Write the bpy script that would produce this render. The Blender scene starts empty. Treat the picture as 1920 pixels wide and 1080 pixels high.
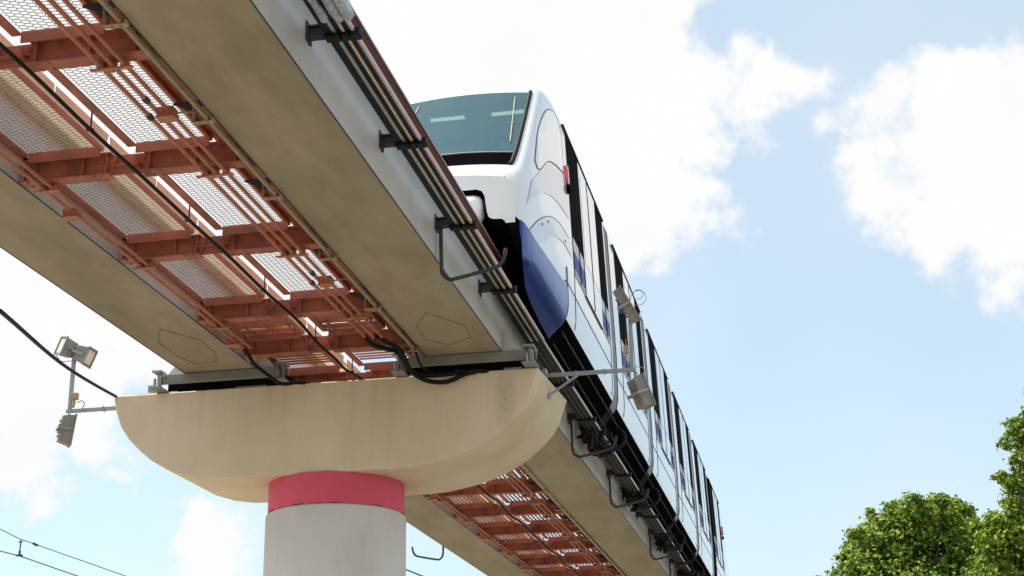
import bpy, bmesh, math, random
from mathutils import Vector, Matrix, Euler
random.seed(7)
SC = bpy.context.scene
COL = SC.collection
R_ = math.radians

# ------------------------------------------------------------------ helpers
YK, KX, KZ = 22.0, 0.005, 0.004          # beyond YK the track bends slightly right and climbs
XR, XL, XW = -4.46, -7.92, -6.185        # centre lines: right beam, left beam, walkway
def W(x, Y, z):
    d = max(0.0, Y - YK)
    return (x + KX*d, Y, z + KZ*d)

class MB:
    """collects shapes, then links them as ONE mesh object"""
    def __init__(s): s.v = []; s.f = []; s.m = []; s.mi = 0
    def mat(s, i): s.mi = i; return s
    def add(s, vs, fs):
        o = len(s.v); s.v += [tuple(p) for p in vs]
        for f in fs: s.f.append([o+i for i in f]); s.m.append(s.mi)
        return s
    def box(s, x0, x1, y0, y1, z0, z1):
        return s.add([(x0,y0,z0),(x1,y0,z0),(x1,y1,z0),(x0,y1,z0),(x0,y0,z1),(x1,y0,z1),(x1,y1,z1),(x0,y1,z1)],
                     [(0,3,2,1),(4,5,6,7),(0,1,5,4),(1,2,6,5),(2,3,7,6),(3,0,4,7)])
    def obox(s, c, ax, h):
        c = Vector(c); a = [Vector(q).normalized() for q in ax]
        vs = []
        for k in (-1, 1):
            for i, j in ((-1,-1),(1,-1),(1,1),(-1,1)):
                vs.append(c + a[0]*h[0]*i + a[1]*h[1]*j + a[2]*h[2]*k)
        return s.add(vs, [(0,3,2,1),(4,5,6,7),(0,1,5,4),(1,2,6,5),(2,3,7,6),(3,0,4,7)])
    def bar(s, p, q, w, h, up=(0,0,1)):
        p, q = Vector(p), Vector(q); d = q-p; u = Vector(up)
        x = d.cross(u).normalized(); u2 = x.cross(d).normalized()
        return s.obox((p+q)/2, (x, d, u2), (w/2, d.length/2, h/2))
    def prism(s, poly, axis, a, b):
        n = len(poly)
        def P(p, t):
            if axis == 'y': return (p[0], t, p[1])
            if axis == 'x': return (t, p[0], p[1])
            return (p[0], p[1], t)
        vs = [P(p, a) for p in poly] + [P(p, b) for p in poly]
        fs = [tuple(range(n)), tuple(range(2*n-1, n-1, -1))]
        fs += [(i, i+n, (i+1) % n + n, (i+1) % n) for i in range(n)]
        return s.add(vs, fs)
    def tube(s, pts, r, n=8, cap=True):
        pts = [Vector(p) for p in pts]; N = len(pts); vs = []; fs = []
        rr = r if isinstance(r, (list, tuple)) else [r]*N
        prev = None
        for i, p in enumerate(pts):
            t = (pts[min(i+1, N-1)] - pts[max(i-1, 0)]).normalized()
            if prev is None:
                a = Vector((0,0,1)) if abs(t.z) < .9 else Vector((1,0,0))
                x = t.cross(a).normalized()
            else:
                x = (prev - t*prev.dot(t)).normalized()
            prev = x; y = t.cross(x)
            for k in range(n):
                a = 2*math.pi*k/n
                vs.append(p + (x*math.cos(a) + y*math.sin(a))*rr[i])
        for i in range(N-1):
            for k in range(n):
                fs.append((i*n+k, i*n+(k+1) % n, (i+1)*n+(k+1) % n, (i+1)*n+k))
        if cap:
            fs.append(tuple(range(n-1, -1, -1))); fs.append(tuple((N-1)*n+k for k in range(n)))
        return s.add(vs, fs)
    def grid(s, rows):
        n = len(rows[0]); vs = [p for r in rows for p in r]; fs = []
        for i in range(len(rows)-1):
            for j in range(n-1):
                fs.append((i*n+j, i*n+j+1, (i+1)*n+j+1, (i+1)*n+j))
        return s.add(vs, fs)
    def warp(s): s.v = [W(*p) for p in s.v]; return s
    def mesh(s, name, mats, smooth=0, fix=True):
        me = bpy.data.meshes.new(name); me.from_pydata(s.v, [], s.f)
        for m in (mats if isinstance(mats, (list, tuple)) else [mats]): me.materials.append(m)
        me.polygons.foreach_set('material_index', s.m)
        if fix:
            bm = bmesh.new(); bm.from_mesh(me); bmesh.ops.recalc_face_normals(bm, faces=bm.faces[:]); bm.to_mesh(me); bm.free()
        if smooth:
            me.polygons.foreach_set('use_smooth', [True]*len(me.polygons))
            me.set_sharp_from_angle(angle=R_(smooth))
        me.update(); return me
    def build(s, name, mats, parent=None, smooth=0, bevel=0, fix=True):
        me = s.mesh(name, mats, smooth, fix)
        return link(name, me, parent, bevel)

def link(name, me, parent=None, bevel=0, loc=None):
    o = bpy.data.objects.new(name, me); COL.objects.link(o)
    if parent is not None:
        o.parent = parent
        if loc is None: o.matrix_parent_inverse = Matrix.Translation(-root_of(parent))
    if loc is not None:
        o.location = Vector(loc) - (root_of(parent) if parent else Vector((0,0,0)))
    if bevel:
        b = o.modifiers.new('bevel', 'BEVEL'); b.width = bevel; b.segments = 2; b.limit_method = 'ANGLE'; b.angle_limit = R_(40)
    return o
def root_of(o):
    p = Vector((0,0,0))
    while o is not None:
        if o.type == 'EMPTY': p += o.location
        elif o.matrix_parent_inverse == Matrix.Identity(4): p += o.location
        else:
            return Vector((0,0,0))
        o = o.parent
    return p
def tag(o, label=None, cat=None, group=None, kind=None):
    if label: o['label'] = label
    if cat: o['category'] = cat
    if group: o['group'] = group
    if kind: o['kind'] = kind
    return o
def thing(name, loc, label, cat, group=None):
    o = bpy.data.objects.new(name, None); COL.objects.link(o); o.location = loc; o.empty_display_size = .3
    return tag(o, label, cat, group)
def smoothpts(pts, n=6):
    P = [Vector(p) for p in pts]; P = [P[0]*2-P[1]] + P + [P[-1]*2-P[-2]]; out = []
    for i in range(1, len(P)-2):
        for k in range(n):
            t = k/n; a, b, c, d = P[i-1], P[i], P[i+1], P[i+2]
            out.append(.5*((2*b) + (c-a)*t + (2*a-5*b+4*c-d)*t*t + (3*b-a-3*c+d)*t**3))
    out.append(P[-2]); return out
def lerp_tab(tab, x):
    if x <= tab[0][0]: return tab[0][1]
    for (a, b), (c, d) in zip(tab, tab[1:]):
        if x <= c: return b + (d-b)*(x-a)/(c-a)
    return tab[-1][1]

# ------------------------------------------------------------------ materials
def nodes(name):
    m = bpy.data.materials.new(name); m.use_nodes = True
    nt = m.node_tree; b = nt.nodes['Principled BSDF']; return m, nt, b
def noise(nt, scale, detail=4, rough=.6, vec=None, stretch=None):
    n = nt.nodes.new('ShaderNodeTexNoise'); n.inputs['Scale'].default_value = scale
    n.inputs['Detail'].default_value = detail; n.inputs['Roughness'].default_value = rough
    tc = nt.nodes.new('ShaderNodeNewGeometry'); src = tc.outputs['Position']
    if stretch:
        mp = nt.nodes.new('ShaderNodeMapping'); mp.inputs['Scale'].default_value = stretch
        nt.links.new(src, mp.inputs['Vector']); src = mp.outputs['Vector']
    nt.links.new(src, n.inputs['Vector']); return n.outputs['Fac']
def ramp(nt, fac, stops):
    r = nt.nodes.new('ShaderNodeValToRGB'); e = r.color_ramp.elements
    while len(e) < len(stops): e.new(.5)
    for k, (p, c) in zip(e, stops):
        k.position = p; k.color = (c[0], c[1], c[2], 1) if not isinstance(c, (int, float)) else (c, c, c, 1)
    nt.links.new(fac, r.inputs['Fac']); return r.outputs['Color']
def mixc(nt, fac, a, b, mode='MIX'):
    n = nt.nodes.new('ShaderNodeMix'); n.data_type = 'RGBA'; n.blend_type = mode
    for sock, v in ((n.inputs[0], fac), (n.inputs[6], a), (n.inputs[7], b)):
        if hasattr(v, 'is_linked'): nt.links.new(v, sock)
        elif isinstance(v, (int, float)): sock.default_value = v
        else: sock.default_value = (v[0], v[1], v[2], 1)
    return n.outputs[2]
def bump(nt, b, fac, strength=.2, dist=.01):
    n = nt.nodes.new('ShaderNodeBump'); n.inputs['Strength'].default_value = strength; n.inputs['Distance'].default_value = dist
    nt.links.new(fac, n.inputs['Height']); nt.links.new(n.outputs['Normal'], b.inputs['Normal'])
def mk(name, col, var=.25, rough=.6, metal=0, scale=3, coat=0, stretch=None, dirt=None, dirt_amt=.5, dirt_scale=1.2, bmp=0, spec=.5):
    """base colour with large mottling, fine speckle and optional dirt patches"""
    m, nt, b = nodes(name)
    lo = [c*(1-var) for c in col]; hi = [min(1, c*(1+var*.6)) for c in col]
    n1 = noise(nt, scale, 6, .65, stretch=stretch)
    c = ramp(nt, n1, [(.3, lo), (.55, col), (.75, hi)])
    if dirt:
        n2 = noise(nt, dirt_scale, 8, .7, stretch=stretch)
        f = ramp(nt, n2, [(.48, 0.0), (.72, dirt_amt)])
        c = mixc(nt, f, c, dirt)
    nt.links.new(c, b.inputs['Base Color'])
    b.inputs['Roughness'].default_value = rough; b.inputs['Metallic'].default_value = metal
    b.inputs['Specular IOR Level'].default_value = spec
    if coat:
        b.inputs['Coat Weight'].default_value = coat; b.inputs['Coat Roughness'].default_value = .03
    if bmp: bump(nt, b, noise(nt, 60, 4, .7), bmp, .004)
    return m

M = {}
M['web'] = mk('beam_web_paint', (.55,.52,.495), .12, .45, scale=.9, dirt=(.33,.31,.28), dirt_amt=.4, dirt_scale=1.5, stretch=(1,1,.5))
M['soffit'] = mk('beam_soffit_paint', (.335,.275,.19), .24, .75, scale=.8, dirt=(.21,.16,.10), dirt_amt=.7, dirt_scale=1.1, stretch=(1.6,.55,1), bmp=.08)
M['rustplate'] = mk('running_plate_paint', (.10,.026,.021), .2, .6, scale=4, stretch=(1,.3,1), spec=.06)
M['hatch'] = mk('hatch_seam_dirt', (.265,.215,.145), .3, .8, scale=3)
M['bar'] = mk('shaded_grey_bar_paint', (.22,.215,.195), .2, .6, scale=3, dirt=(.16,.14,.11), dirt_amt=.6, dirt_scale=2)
M['cream'] = mk('pale_cream_plate', (.92,.75,.53), .12, .6, scale=3)
M['lip'] = mk('worn_steel_edge', (.45,.36,.33), .3, .5, metal=.4, scale=6)
M['orange'] = mk('red_oxide_paint', (.41,.125,.078), .30, .62, scale=3.5, dirt=(.17,.05,.036), dirt_amt=.85, dirt_scale=2.2, bmp=.1)
M['orangepipe'] = mk('orange_pipe_paint', (.43,.15,.08), .2, .5, scale=8, dirt=(.24,.075,.04), dirt_amt=.6, dirt_scale=5)
M['mesh'] = mk('galvanised_mesh', (.25,.235,.23), .3, .5, metal=.3, scale=10)
M['slat'] = mk('painted_slat', (.42,.17,.10), .2, .6, scale=6)
M['steel'] = mk('dark_bracket_steel', (.06,.06,.062), .25, .6, metal=.0, spec=.2, scale=8)
M['zinc'] = mk('galvanised_steel', (.34,.35,.36), .25, .45, metal=.5, scale=12, dirt=(.28,.24,.18), dirt_amt=.4, dirt_scale=6)
M['tray'] = mk('tan_cable_tray', (.36,.29,.19), .25, .6, scale=6, dirt=(.2,.14,.08), dirt_amt=.6, dirt_scale=4)
M['black'] = mk('black_rubber', (.012,.012,.013), .3, .6, scale=10, spec=.15)
M['blackgloss'] = mk('black_gloss', (.005,.005,.007), .3, .5, scale=6, spec=0.0)
M['voidblack'] = mk('matt_black', (.006,.006,.007), .2, .95, scale=6, spec=.05)
M['railgrey'] = mk('grey_conductor_rail', (.33,.34,.36), .15, .3, metal=.6, scale=10)
M['railbeige'] = mk('beige_conductor_rail', (.58,.48,.35), .15, .45, scale=10)
M['railpink'] = mk('pale_conductor_rail', (.60,.47,.41), .15, .45, scale=10)
M['plastic'] = mk('crumpled_plastic_wrap', (.40,.47,.55), .5, .2, scale=14)
M['pink'] = mk('pink_paint', (.74,.085,.155), .10, .6, scale=1.5, dirt=(.58,.075,.13), dirt_amt=.4, dirt_scale=2)
M['trainwhite'] = mk('white_gloss_paint', (.83,.84,.85), .03, .28, scale=1, coat=1, stretch=(2,2,.35), dirt=(.62,.60,.56), dirt_amt=.30, dirt_scale=1.6)
M['trainblue'] = mk('blue_gloss_paint', (.006,.024,.27), .1, .2, scale=1, coat=.3, spec=.1, metal=.3)
M['bandblue'] = mk('blue_band', (.02,.035,.27), .1, .5, scale=2)
M['bandwhite'] = mk('white_band', (.66,.66,.66), .05, .5, scale=2)
M['bandgrey'] = mk('grey_band', (.46,.47,.49), .05, .5, scale=2)
M['traingrey'] = mk('grey_gloss_livery', (.60,.60,.615), .05, .3, scale=1, coat=.9)
M['gangway'] = mk('grey_gangway_rubber', (.30,.31,.325), .15, .5, scale=6)
M['softseam'] = mk('grey_panel_seam', (.13,.13,.14), .2, .7, scale=6)
M['seam'] = mk('dark_seam', (.03,.03,.035), .2, .7, scale=6)
M['red'] = mk('red_lamp_lens', (.75,.02,.05), .1, .15, scale=5, coat=1)
M['lampgrey'] = mk('floodlight_housing', (.27,.255,.235), .2, .55, scale=9, dirt=(.2,.16,.11), dirt_amt=.5, dirt_scale=5)
M['lampglass'] = mk('floodlight_glass', (.62,.56,.45), .15, .1, scale=9, coat=1)
M['bracketwarm'] = mk('ochre_junction_box', (.42,.33,.2), .2, .6, scale=10)
M['bark'] = mk('bark', (.09,.065,.045), .4, .9, scale=8, bmp=.5)
M['ground'] = mk('dry_pale_ground', (.30,.27,.215), .2, .9, scale=.15, dirt=(.22,.22,.12), dirt_amt=.6, dirt_scale=.08)
M['grass'] = mk('distant_grass', (.028,.042,.017), .3, .9, scale=.2, dirt=(.05,.05,.024), dirt_amt=.6, dirt_scale=.05)
M['cabwall'] = mk('cab_interior', (.30,.37,.39), .1, .7, scale=3)
M['cabdark'] = mk('cab_trim', (.05,.07,.08), .1, .7, scale=3)
M['cabpane'] = mk('cab_bulkhead_pane', (.62,.70,.66), .08, .3, scale=3)
M['sidewin'] = mk('tinted_side_window', (.55,.58,.57), .08, .06, scale=1, coat=1)
M['doorglass'] = mk('door_glass', (.50,.54,.55), .08, .06, scale=1, coat=1)

def glass_mat():
    m, nt, b = nodes('teal_windscreen_glass')
    nt.nodes.remove(b); out = nt.nodes['Material Output']
    tr = nt.nodes.new('ShaderNodeBsdfTransparent'); tr.inputs[0].default_value = (.40,.60,.64,1)
    df = nt.nodes.new('ShaderNodeBsdfDiffuse'); df.inputs[0].default_value = (.095,.275,.335,1)
    gl = nt.nodes.new('ShaderNodeBsdfGlossy'); gl.inputs['Roughness'].default_value = .02
    m1 = nt.nodes.new('ShaderNodeMixShader'); m1.inputs[0].default_value = .36
    nt.links.new(tr.outputs[0], m1.inputs[1]); nt.links.new(df.outputs[0], m1.inputs[2])
    fr = nt.nodes.new('ShaderNodeFresnel'); fr.inputs[0].default_value = 1.5
    m2 = nt.nodes.new('ShaderNodeMixShader'); nt.links.new(fr.outputs[0], m2.inputs[0])
    nt.links.new(m1.outputs[0], m2.inputs[1]); nt.links.new(gl.outputs[0], m2.inputs[2])
    nt.links.new(m2.outputs[0], out.inputs[0]); return m
M['glass'] = glass_mat()
def lamp_mat():
    m, nt, b = nodes('lit_cab_lamp')
    b.inputs['Emission Color'].default_value = (1,.90,.66,1); b.inputs['Emission Strength'].default_value = .8; return m
M['cablamp'] = lamp_mat()

def concrete_cap():
    m, nt, b = nodes('beige_painted_concrete')
    c = ramp(nt, noise(nt, .9, 7, .65, stretch=(1,1,.6)), [(.3, (.63,.51,.35)), (.55, (.72,.595,.43)), (.75, (.76,.64,.48))])
    st = ramp(nt, noise(nt, 2.2, 6, .7, stretch=(4,4,.25)), [(.52, 0.0), (.82, .35)])     # rain streaks
    c = mixc(nt, st, c, (.50,.43,.32))
    geo = nt.nodes.new('ShaderNodeNewGeometry'); d = nt.nodes.new('ShaderNodeVectorMath'); d.operation = 'DISTANCE'
    mp = nt.nodes.new('ShaderNodeMapping'); mp.inputs['Scale'].default_value = (1,.2,.33)
    nt.links.new(geo.outputs['Position'], mp.inputs['Vector']); nt.links.new(mp.outputs['Vector'], d.inputs[0])
    d.inputs[1].default_value = (-3.93, 19.5*.2, 5.42*.33)
    near = ramp(nt, d.outputs['Value'], [(.0, 1.0), (.19, .0)])
    sp = ramp(nt, noise(nt, 26, 6, .75), [(.53, 0.0), (.66, .85)])
    mul = mixc(nt, 1.0, near, sp, 'MULTIPLY')
    c = mixc(nt, mul, c, (.10,.06,.03))                                                    # flaked rusty stain
    sx = nt.nodes.new('ShaderNodeSeparateXYZ'); nt.links.new(geo.outputs['Position'], sx.inputs[0])
    zr = nt.nodes.new('ShaderNodeMapRange'); nt.links.new(sx.outputs['Z'], zr.inputs['Value'])
    zr.inputs['From Min'].default_value = 4.9; zr.inputs['From Max'].default_value = 5.8
    dr = ramp(nt, noise(nt, 1.7, 5, .65, stretch=(5,5,.12)), [(.5, 0.0), (.75, .2)])
    drip = mixc(nt, 1.0, zr.outputs['Result'], dr, 'MULTIPLY')
    c = mixc(nt, drip, c, (.36,.28,.17))
    pit = ramp(nt, noise(nt, 55, 2, .5), [(.74, 0.0), (.78, .6)])
    c = mixc(nt, pit, c, (.40,.32,.2))
    soft = mixc(nt, near, (0,0,0), (.45,.45,.45))
    c = mixc(nt, soft, c, (.40,.33,.22))
    nt.links.new(c, b.inputs['Base Color']); b.inputs['Roughness'].default_value = .8
    b.inputs['Specular IOR Level'].default_value = .3
    bump(nt, b, noise(nt, 45, 5, .7), .12, .005); return m
M['cap'] = concrete_cap()
def concrete_col():
    m, nt, b = nodes('pale_column_concrete')
    c = ramp(nt, noise(nt, .9, 7, .65, stretch=(1,1,.5)), [(.3, (.62,.58,.545)), (.55, (.71,.67,.635)), (.75, (.75,.71,.675))])
    st = ramp(nt, noise(nt, 9, 6, .75, stretch=(1.5,1.5,.5)), [(.6, 0.0), (.85, .45)])
    c = mixc(nt, st, c, (.40,.37,.335))
    pits = ramp(nt, noise(nt, 34, 3, .6), [(.70, 0.0), (.74, .7)])
    c = mixc(nt, pits, c, (.33,.30,.27))
    big = ramp(nt, noise(nt, 1.6, 6, .7, stretch=(1,1,.22)), [(.52, 0.0), (.75, .5)])
    c = mixc(nt, big, c, (.47,.43,.40))
    nt.links.new(c, b.inputs['Base Color']); b.inputs['Roughness'].default_value = .85
    bump(nt, b, noise(nt, 40, 5, .7), .15, .006); return m
M['column'] = concrete_col()

def leaf_mat(name, dark, mid, light):
    m, nt, b = nodes(name)
    g = nt.nodes.new('ShaderNodeNewGeometry')
    c = ramp(nt, g.outputs['Random Per Island'], [(0, dark), (.5, mid), (.86, light), (1, (light[0]*1.25, light[1]*1.05, light[2]))])
    nt.links.new(c, b.inputs['Base Color']); b.inputs['Roughness'].default_value = .5
    b.inputs['Specular IOR Level'].default_value = .35
    tl = nt.nodes.new('ShaderNodeBsdfTranslucent'); nt.links.new(c, tl.inputs[0])
    mx = nt.nodes.new('ShaderNodeMixShader'); mx.inputs[0].default_value = .42
    nt.links.new(b.outputs[0], mx.inputs[1]); nt.links.new(tl.outputs[0], mx.inputs[2])
    nt.links.new(mx.outputs[0], nt.nodes['Material Output'].inputs[0]); return m
M['leaf'] = leaf_mat('maple_leaf', (.04,.095,.008), (.145,.26,.018), (.43,.52,.07))

# ------------------------------------------------------------------ camera
F = 2900.0
cam = bpy.data.objects.new('camera', bpy.data.cameras.new('camera')); COL.objects.link(cam)
cam.data.sensor_width = 36; cam.data.lens = F/1920*36; cam.data.clip_end = 5000; cam.data.clip_start = .05
RX = Vector((0.98059203,0.19565057,-0.01265381)); RD = Vector((-0.07597328,0.31969048,-0.94447131)); RF = Vector((-0.18074105,0.92710239,0.32835015))
cam.matrix_world = Matrix(((RX.x,-RD.x,-RF.x,0),(RX.y,-RD.y,-RF.y,0),(RX.z,-RD.z,-RF.z,0),(0,0,0,1)))
SC.camera = cam

# ------------------------------------------------------------------ ground
g = MB(); N = 24
rows = []
for i in range(N+1):
    rows.append([(-1500+3000*i/N, -1500+3000*j/N, -1.6) for j in range(N+1)])
tag(g.grid(rows).build('ground', M['grass']), kind='structure')
g = MB(); g.grid([[(-46+7*i, -28+8*j, -1.596) for j in range(12)] for i in range(12)]); tag(g.build('bounce_pavement', M['ground']), kind='structure')  # unseen pale sheet, laid to bounce sunlight onto the undersides

# ------------------------------------------------------------------ track beams
STUB0, STUBD = 11.24, 2.27
def rail_profile(mb, mi, u0, u1, z0, z1, y0, y1, xc, s):
    mb.mat(mi).box(xc+min(s*u0, s*u1), xc+max(s*u0, s*u1), y0, y1, z0, z1)
def track_beam(xc, y0, y1, s, label, hatch, hooks, visible_side, far):
    """s = +1: conductor rails on the right-hand side, -1: on the left-hand side"""
    t = thing('track_beam', W(xc, (y0+y1)/2, 6.0), label, 'track beam', 'steel beams carrying the two tracks')
    n = 12
    b = MB(); hw = .52
    ys = [y0+(y1-y0)*i/n for i in range(n+1)]
    b.mat(0)
    for sx in (-1, 1):
        b.grid([[(xc+sx*hw, y, 6.0), (xc+sx*hw, y, 6.70), (xc+sx*hw, y, 7.03)] for y in ys])
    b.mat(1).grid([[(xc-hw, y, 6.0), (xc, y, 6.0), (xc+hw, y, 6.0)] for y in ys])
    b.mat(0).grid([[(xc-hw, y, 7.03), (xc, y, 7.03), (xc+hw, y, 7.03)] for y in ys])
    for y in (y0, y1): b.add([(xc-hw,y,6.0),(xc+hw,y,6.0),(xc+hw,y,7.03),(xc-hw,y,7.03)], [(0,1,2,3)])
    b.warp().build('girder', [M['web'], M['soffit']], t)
    e = MB()                                         # weld bead along the soffit edges
    for sx in (-1, 1): e.box(xc+sx*hw-.005, xc+sx*hw+.006, y0, y1, 5.995, 6.006)
    e.warp().build('edge_weld', M['steel'], t)
    for sx in (-1, 1):
        p = MB(); x0, x1 = sorted((xc+sx*.523, xc+sx*.668))
        inner = (sx != s)
        p.mat(0).box(x0, x1, y0, y1, 6.775, 7.043)
        x2, x3 = sorted((xc+sx*.45, xc+sx*.682))
        p.mat(1).box(x2, x3, y0, y1, 7.045, 7.066)
        p.warp().build('running_plate', [M['cream'] if inner else M['rustplate'], M['lip']], t)  # plates facing the walkway take the pale cream, outer ones the brown
    if hatch:
        h = MB(); cx = sum(p[0] for p in hatch)/len(hatch); cy = sum(p[1] for p in hatch)/len(hatch)
        pts = [(p[0], p[1], 5.997) for p in hatch]; pts.append(pts[0])
        for a, q in zip(pts, pts[1:]):
            h.bar(a, q, .008, .010)
        h.build('access_hatch_seam', M['hatch'], t)
    # bearing crossbar at the pier end
    ye = YE
    if not far:
        d = MB(); d.box(xc-.86, xc+.86, ye-.02, ye+.05, 5.862, 5.992); d.build('bearing_crossbar', M['bar'], t, bevel=.008)
        for sx in (-1, 1):
            q = MB(); q.prism([(xc+sx*.523, 5.995), (xc+sx*.80, 5.995), (xc+sx*.523, 6.30)], 'y', ye+.05, ye+.08); q.build('gusset', M['web'], t)
            k = MB(); xx = xc+sx*.90
            k.tube([(xx, ye+.04, 5.79), (xx, ye+.04, 6.05)], .035, 10); k.tube([(xx-.03, ye-.05, 5.79), (xx-.03, ye-.05, 5.93)], .022, 8)
            k.box(xx-.07, xx+.07, ye-.08, ye+.12, 6.02, 6.045); k.box(xx-.09, xx+.09, ye-.12, ye+.2, 5.785, 5.80)
            k.tube([(xx+.05, ye-.04, 5.80), (xx+.05, ye-.04, 5.97)], .014, 6); k.tube([(xx+.06, ye+.1, 5.90), (xx+.10, ye-.06, 5.96)], .02, 8)
            k.build('damper', M['zinc'], t)
    if visible_side:
        ks = [STUB0+STUBD*i for i in range(-4, 24)]
        ks = [y for y in ks if (y0+.1 < y < y1-.1) and 6 < y < 47]
        for i, y in enumerate(ks):
            z = 6.43
            q = MB(); X = lambda u: xc+s*u
            q.box(*sorted((X(.521), X(.532))), y-.075, y+.075, z-.09, z+.09)
            q.box(*sorted((X(.533), X(.76))), y-.045, y+.045, z-.055, z-.043); q.box(*sorted((X(.533), X(.76))), y-.045, y+.045, z+.043, z+.055)
            q.box(*sorted((X(.533), X(.76))), y-.006, y+.006, z-.0425, z+.0425)
            q.add([(X(.533), y-.03, z-.09), (X(.533), y-.02, z-.13), (X(.555), y-.02, z-.135), (X(.56), y-.03, z-.092)], [(0,1,2,3)])
            q.tube([(X(.70), y, z-.03), (X(1.0), y, z-.03)], .02, 8)
            pq = link('rail_bracket', q.warp().mesh('rail_bracket', M['steel']), t)
            for (ua, ub) in ((.685, .82), (.838, .90), (.918, 1.0)):
                w = MB(); w.box(*sorted((X(ua), X(ub))), y-.085, y+.03, z-.105, z-.03)
                w.warp().build('insulator', M['black'], pq, bevel=.012)
        yb = max(y0, 2.0)
        mP1, mP2 = ('steel', 'steel') if far else ('railgrey', 'railbeige')  # far rails given dark steel to stand for the train's shade
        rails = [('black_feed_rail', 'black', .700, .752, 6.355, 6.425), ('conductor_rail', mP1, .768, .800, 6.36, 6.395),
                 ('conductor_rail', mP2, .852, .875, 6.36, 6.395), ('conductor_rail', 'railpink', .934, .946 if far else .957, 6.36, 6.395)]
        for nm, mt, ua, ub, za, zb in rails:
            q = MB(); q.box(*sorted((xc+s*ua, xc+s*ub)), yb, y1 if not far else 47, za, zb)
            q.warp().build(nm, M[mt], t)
            if nm == 'conductor_rail' and mt != 'railpink':
                q = MB(); q.box(*sorted((xc+s*(ub+.002), xc+s*(ub+.034))), yb, y1 if not far else 47, za+.012, zb+.05)
                q.warp().build('rail_cover', M['black'], t)
        for hy in hooks:
            pts = [(xc+s*.575, hy, 6.40), (xc+s*.585, hy, 5.93), (xc+s*.60, hy, 5.82), (xc+s*.66, hy, 5.755), (xc+s*.75, hy, 5.75), (xc+s*1.18, hy, 5.84), (xc+s*1.26, hy, 5.89), (xc+s*1.30, hy, 5.96), (xc+s*1.32, hy, 6.06)]
            q = MB(); q.tube([W(*p) for p in smoothpts(pts, 5)], .023, 8); q.build('guard_hook', M['steel'], t, smooth=50)
    return t
hatchL = [(-7.96,17.46),(-7.64,18.01),(-7.67,18.62),(-7.80,18.98),(-8.12,19.02),(-8.21,18.6),(-8.21,17.99)]
hatchR = [(-4.52,17.6),(-4.77,18.1),(-4.80,18.70),(-4.55,18.98),(-4.20,18.72),(-4.17,18.2)]
YE = 19.42; YEND = 20.26
bR = track_beam(XR, -6, YEND, 1, 'near right-hand steel beam with grey side and tan underside, left of the train nose', hatchR, [15.78], True, False)
track_beam(XL, -6, YEND, -1, 'near left-hand steel beam with an octagonal hatch outline under it, resting on the left end of the pier', hatchL, [], False, False)
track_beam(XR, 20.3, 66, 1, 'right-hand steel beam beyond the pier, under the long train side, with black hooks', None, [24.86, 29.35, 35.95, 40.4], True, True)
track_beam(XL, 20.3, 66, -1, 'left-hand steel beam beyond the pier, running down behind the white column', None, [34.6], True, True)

# crumpled plastic wrap round the rails at the top of the picture
wr = MB()
for k in range(3):
    u = (.77, .885, .985)[k]; rows = []
    for i in range(12):
        y = 9.3+i*.15; r = []
        for j in range(9):
            a = 2*math.pi*j/8
            rr = .045+random.uniform(-.014, .014)
            if j == 8: r.append(r[0])
            else: r.append((XR+u+rr*math.cos(a), y, 6.385+rr*1.1*math.sin(a)))
        rows.append(r)
    wr.grid(rows)
wr.build('plastic_wrap', M['plastic'], bR)

# ------------------------------------------------------------------ pier
pier = thing('support_pier', (-6.5, 20.45, -1.6), 'T-shaped pier, white round column with pink band under a beige boat-shaped cap', 'pier')
prof = [(-9.54,5.78),(-9.53,5.70),(-9.49,5.54),(-9.40,5.32),(-9.27,5.14),(-9.10,4.97),(-8.92,4.82),(-8.66,4.67),(-8.37,4.575),(-8.05,4.525),(-7.7,4.515),
        (-6.2,4.52),(-5.43,4.515),(-5.15,4.53),(-4.94,4.565),(-4.68,4.62),(-4.46,4.685),(-4.20,4.80),(-3.98,4.94),(-3.78,5.12),(-3.64,5.28),(-3.56,5.45),(-3.53,5.57),(-3.47,5.78)]
profb = [(x+(.0 if x < -6 else .10*max(0,(z-4.5))/1.28), z) for x, z in prof]
c = MB(); n = len(prof); ya, yb = 19.56, 21.35
c.add([(x, ya, z) for x, z in prof]+[(x, yb, z) for x, z in profb],
      [tuple(range(n)), tuple(range(2*n-1, n-1, -1))]+[(i, i+n, (i+1) % n+n, (i+1) % n) for i in range(n)])
c.build('pier_cap', M['cap'], pier, smooth=35, bevel=.02)
q = MB(); q.tube([(-6.52,20.46,4.52),(-6.52,20.46,4.13),(-6.52,20.46,4.095)], .945, 96, False)
q.v = [(x, y, z+(random.uniform(-.010,.010) if z < 4.11 else 0)) for x, y, z in q.v]
q.build('pink_band', M['pink'], pier, smooth=50)
q = MB(); q.tube([(-6.52,20.46,4.094),(-6.52,20.46,4.075),(-6.52,20.46,4.05),(-6.52,20.46,1.0),(-6.52,20.46,-1.6)], [.93,.955,.972,.975,.975], 64, False); q.build('column', M['column'], pier, smooth=40)
q = MB(); q.box(-8.76,-7.08,19.62,20.9,5.782,5.985); q.build('bearing_shade_block', M['voidblack'], pier); q = MB(); q.box(-5.30,-3.64,19.62,20.9,5.782,5.985); q.build('bearing_shade_block', M['voidblack'], pier)  # bearings and the shade behind the crossbars, both as solid black blocks
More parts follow.
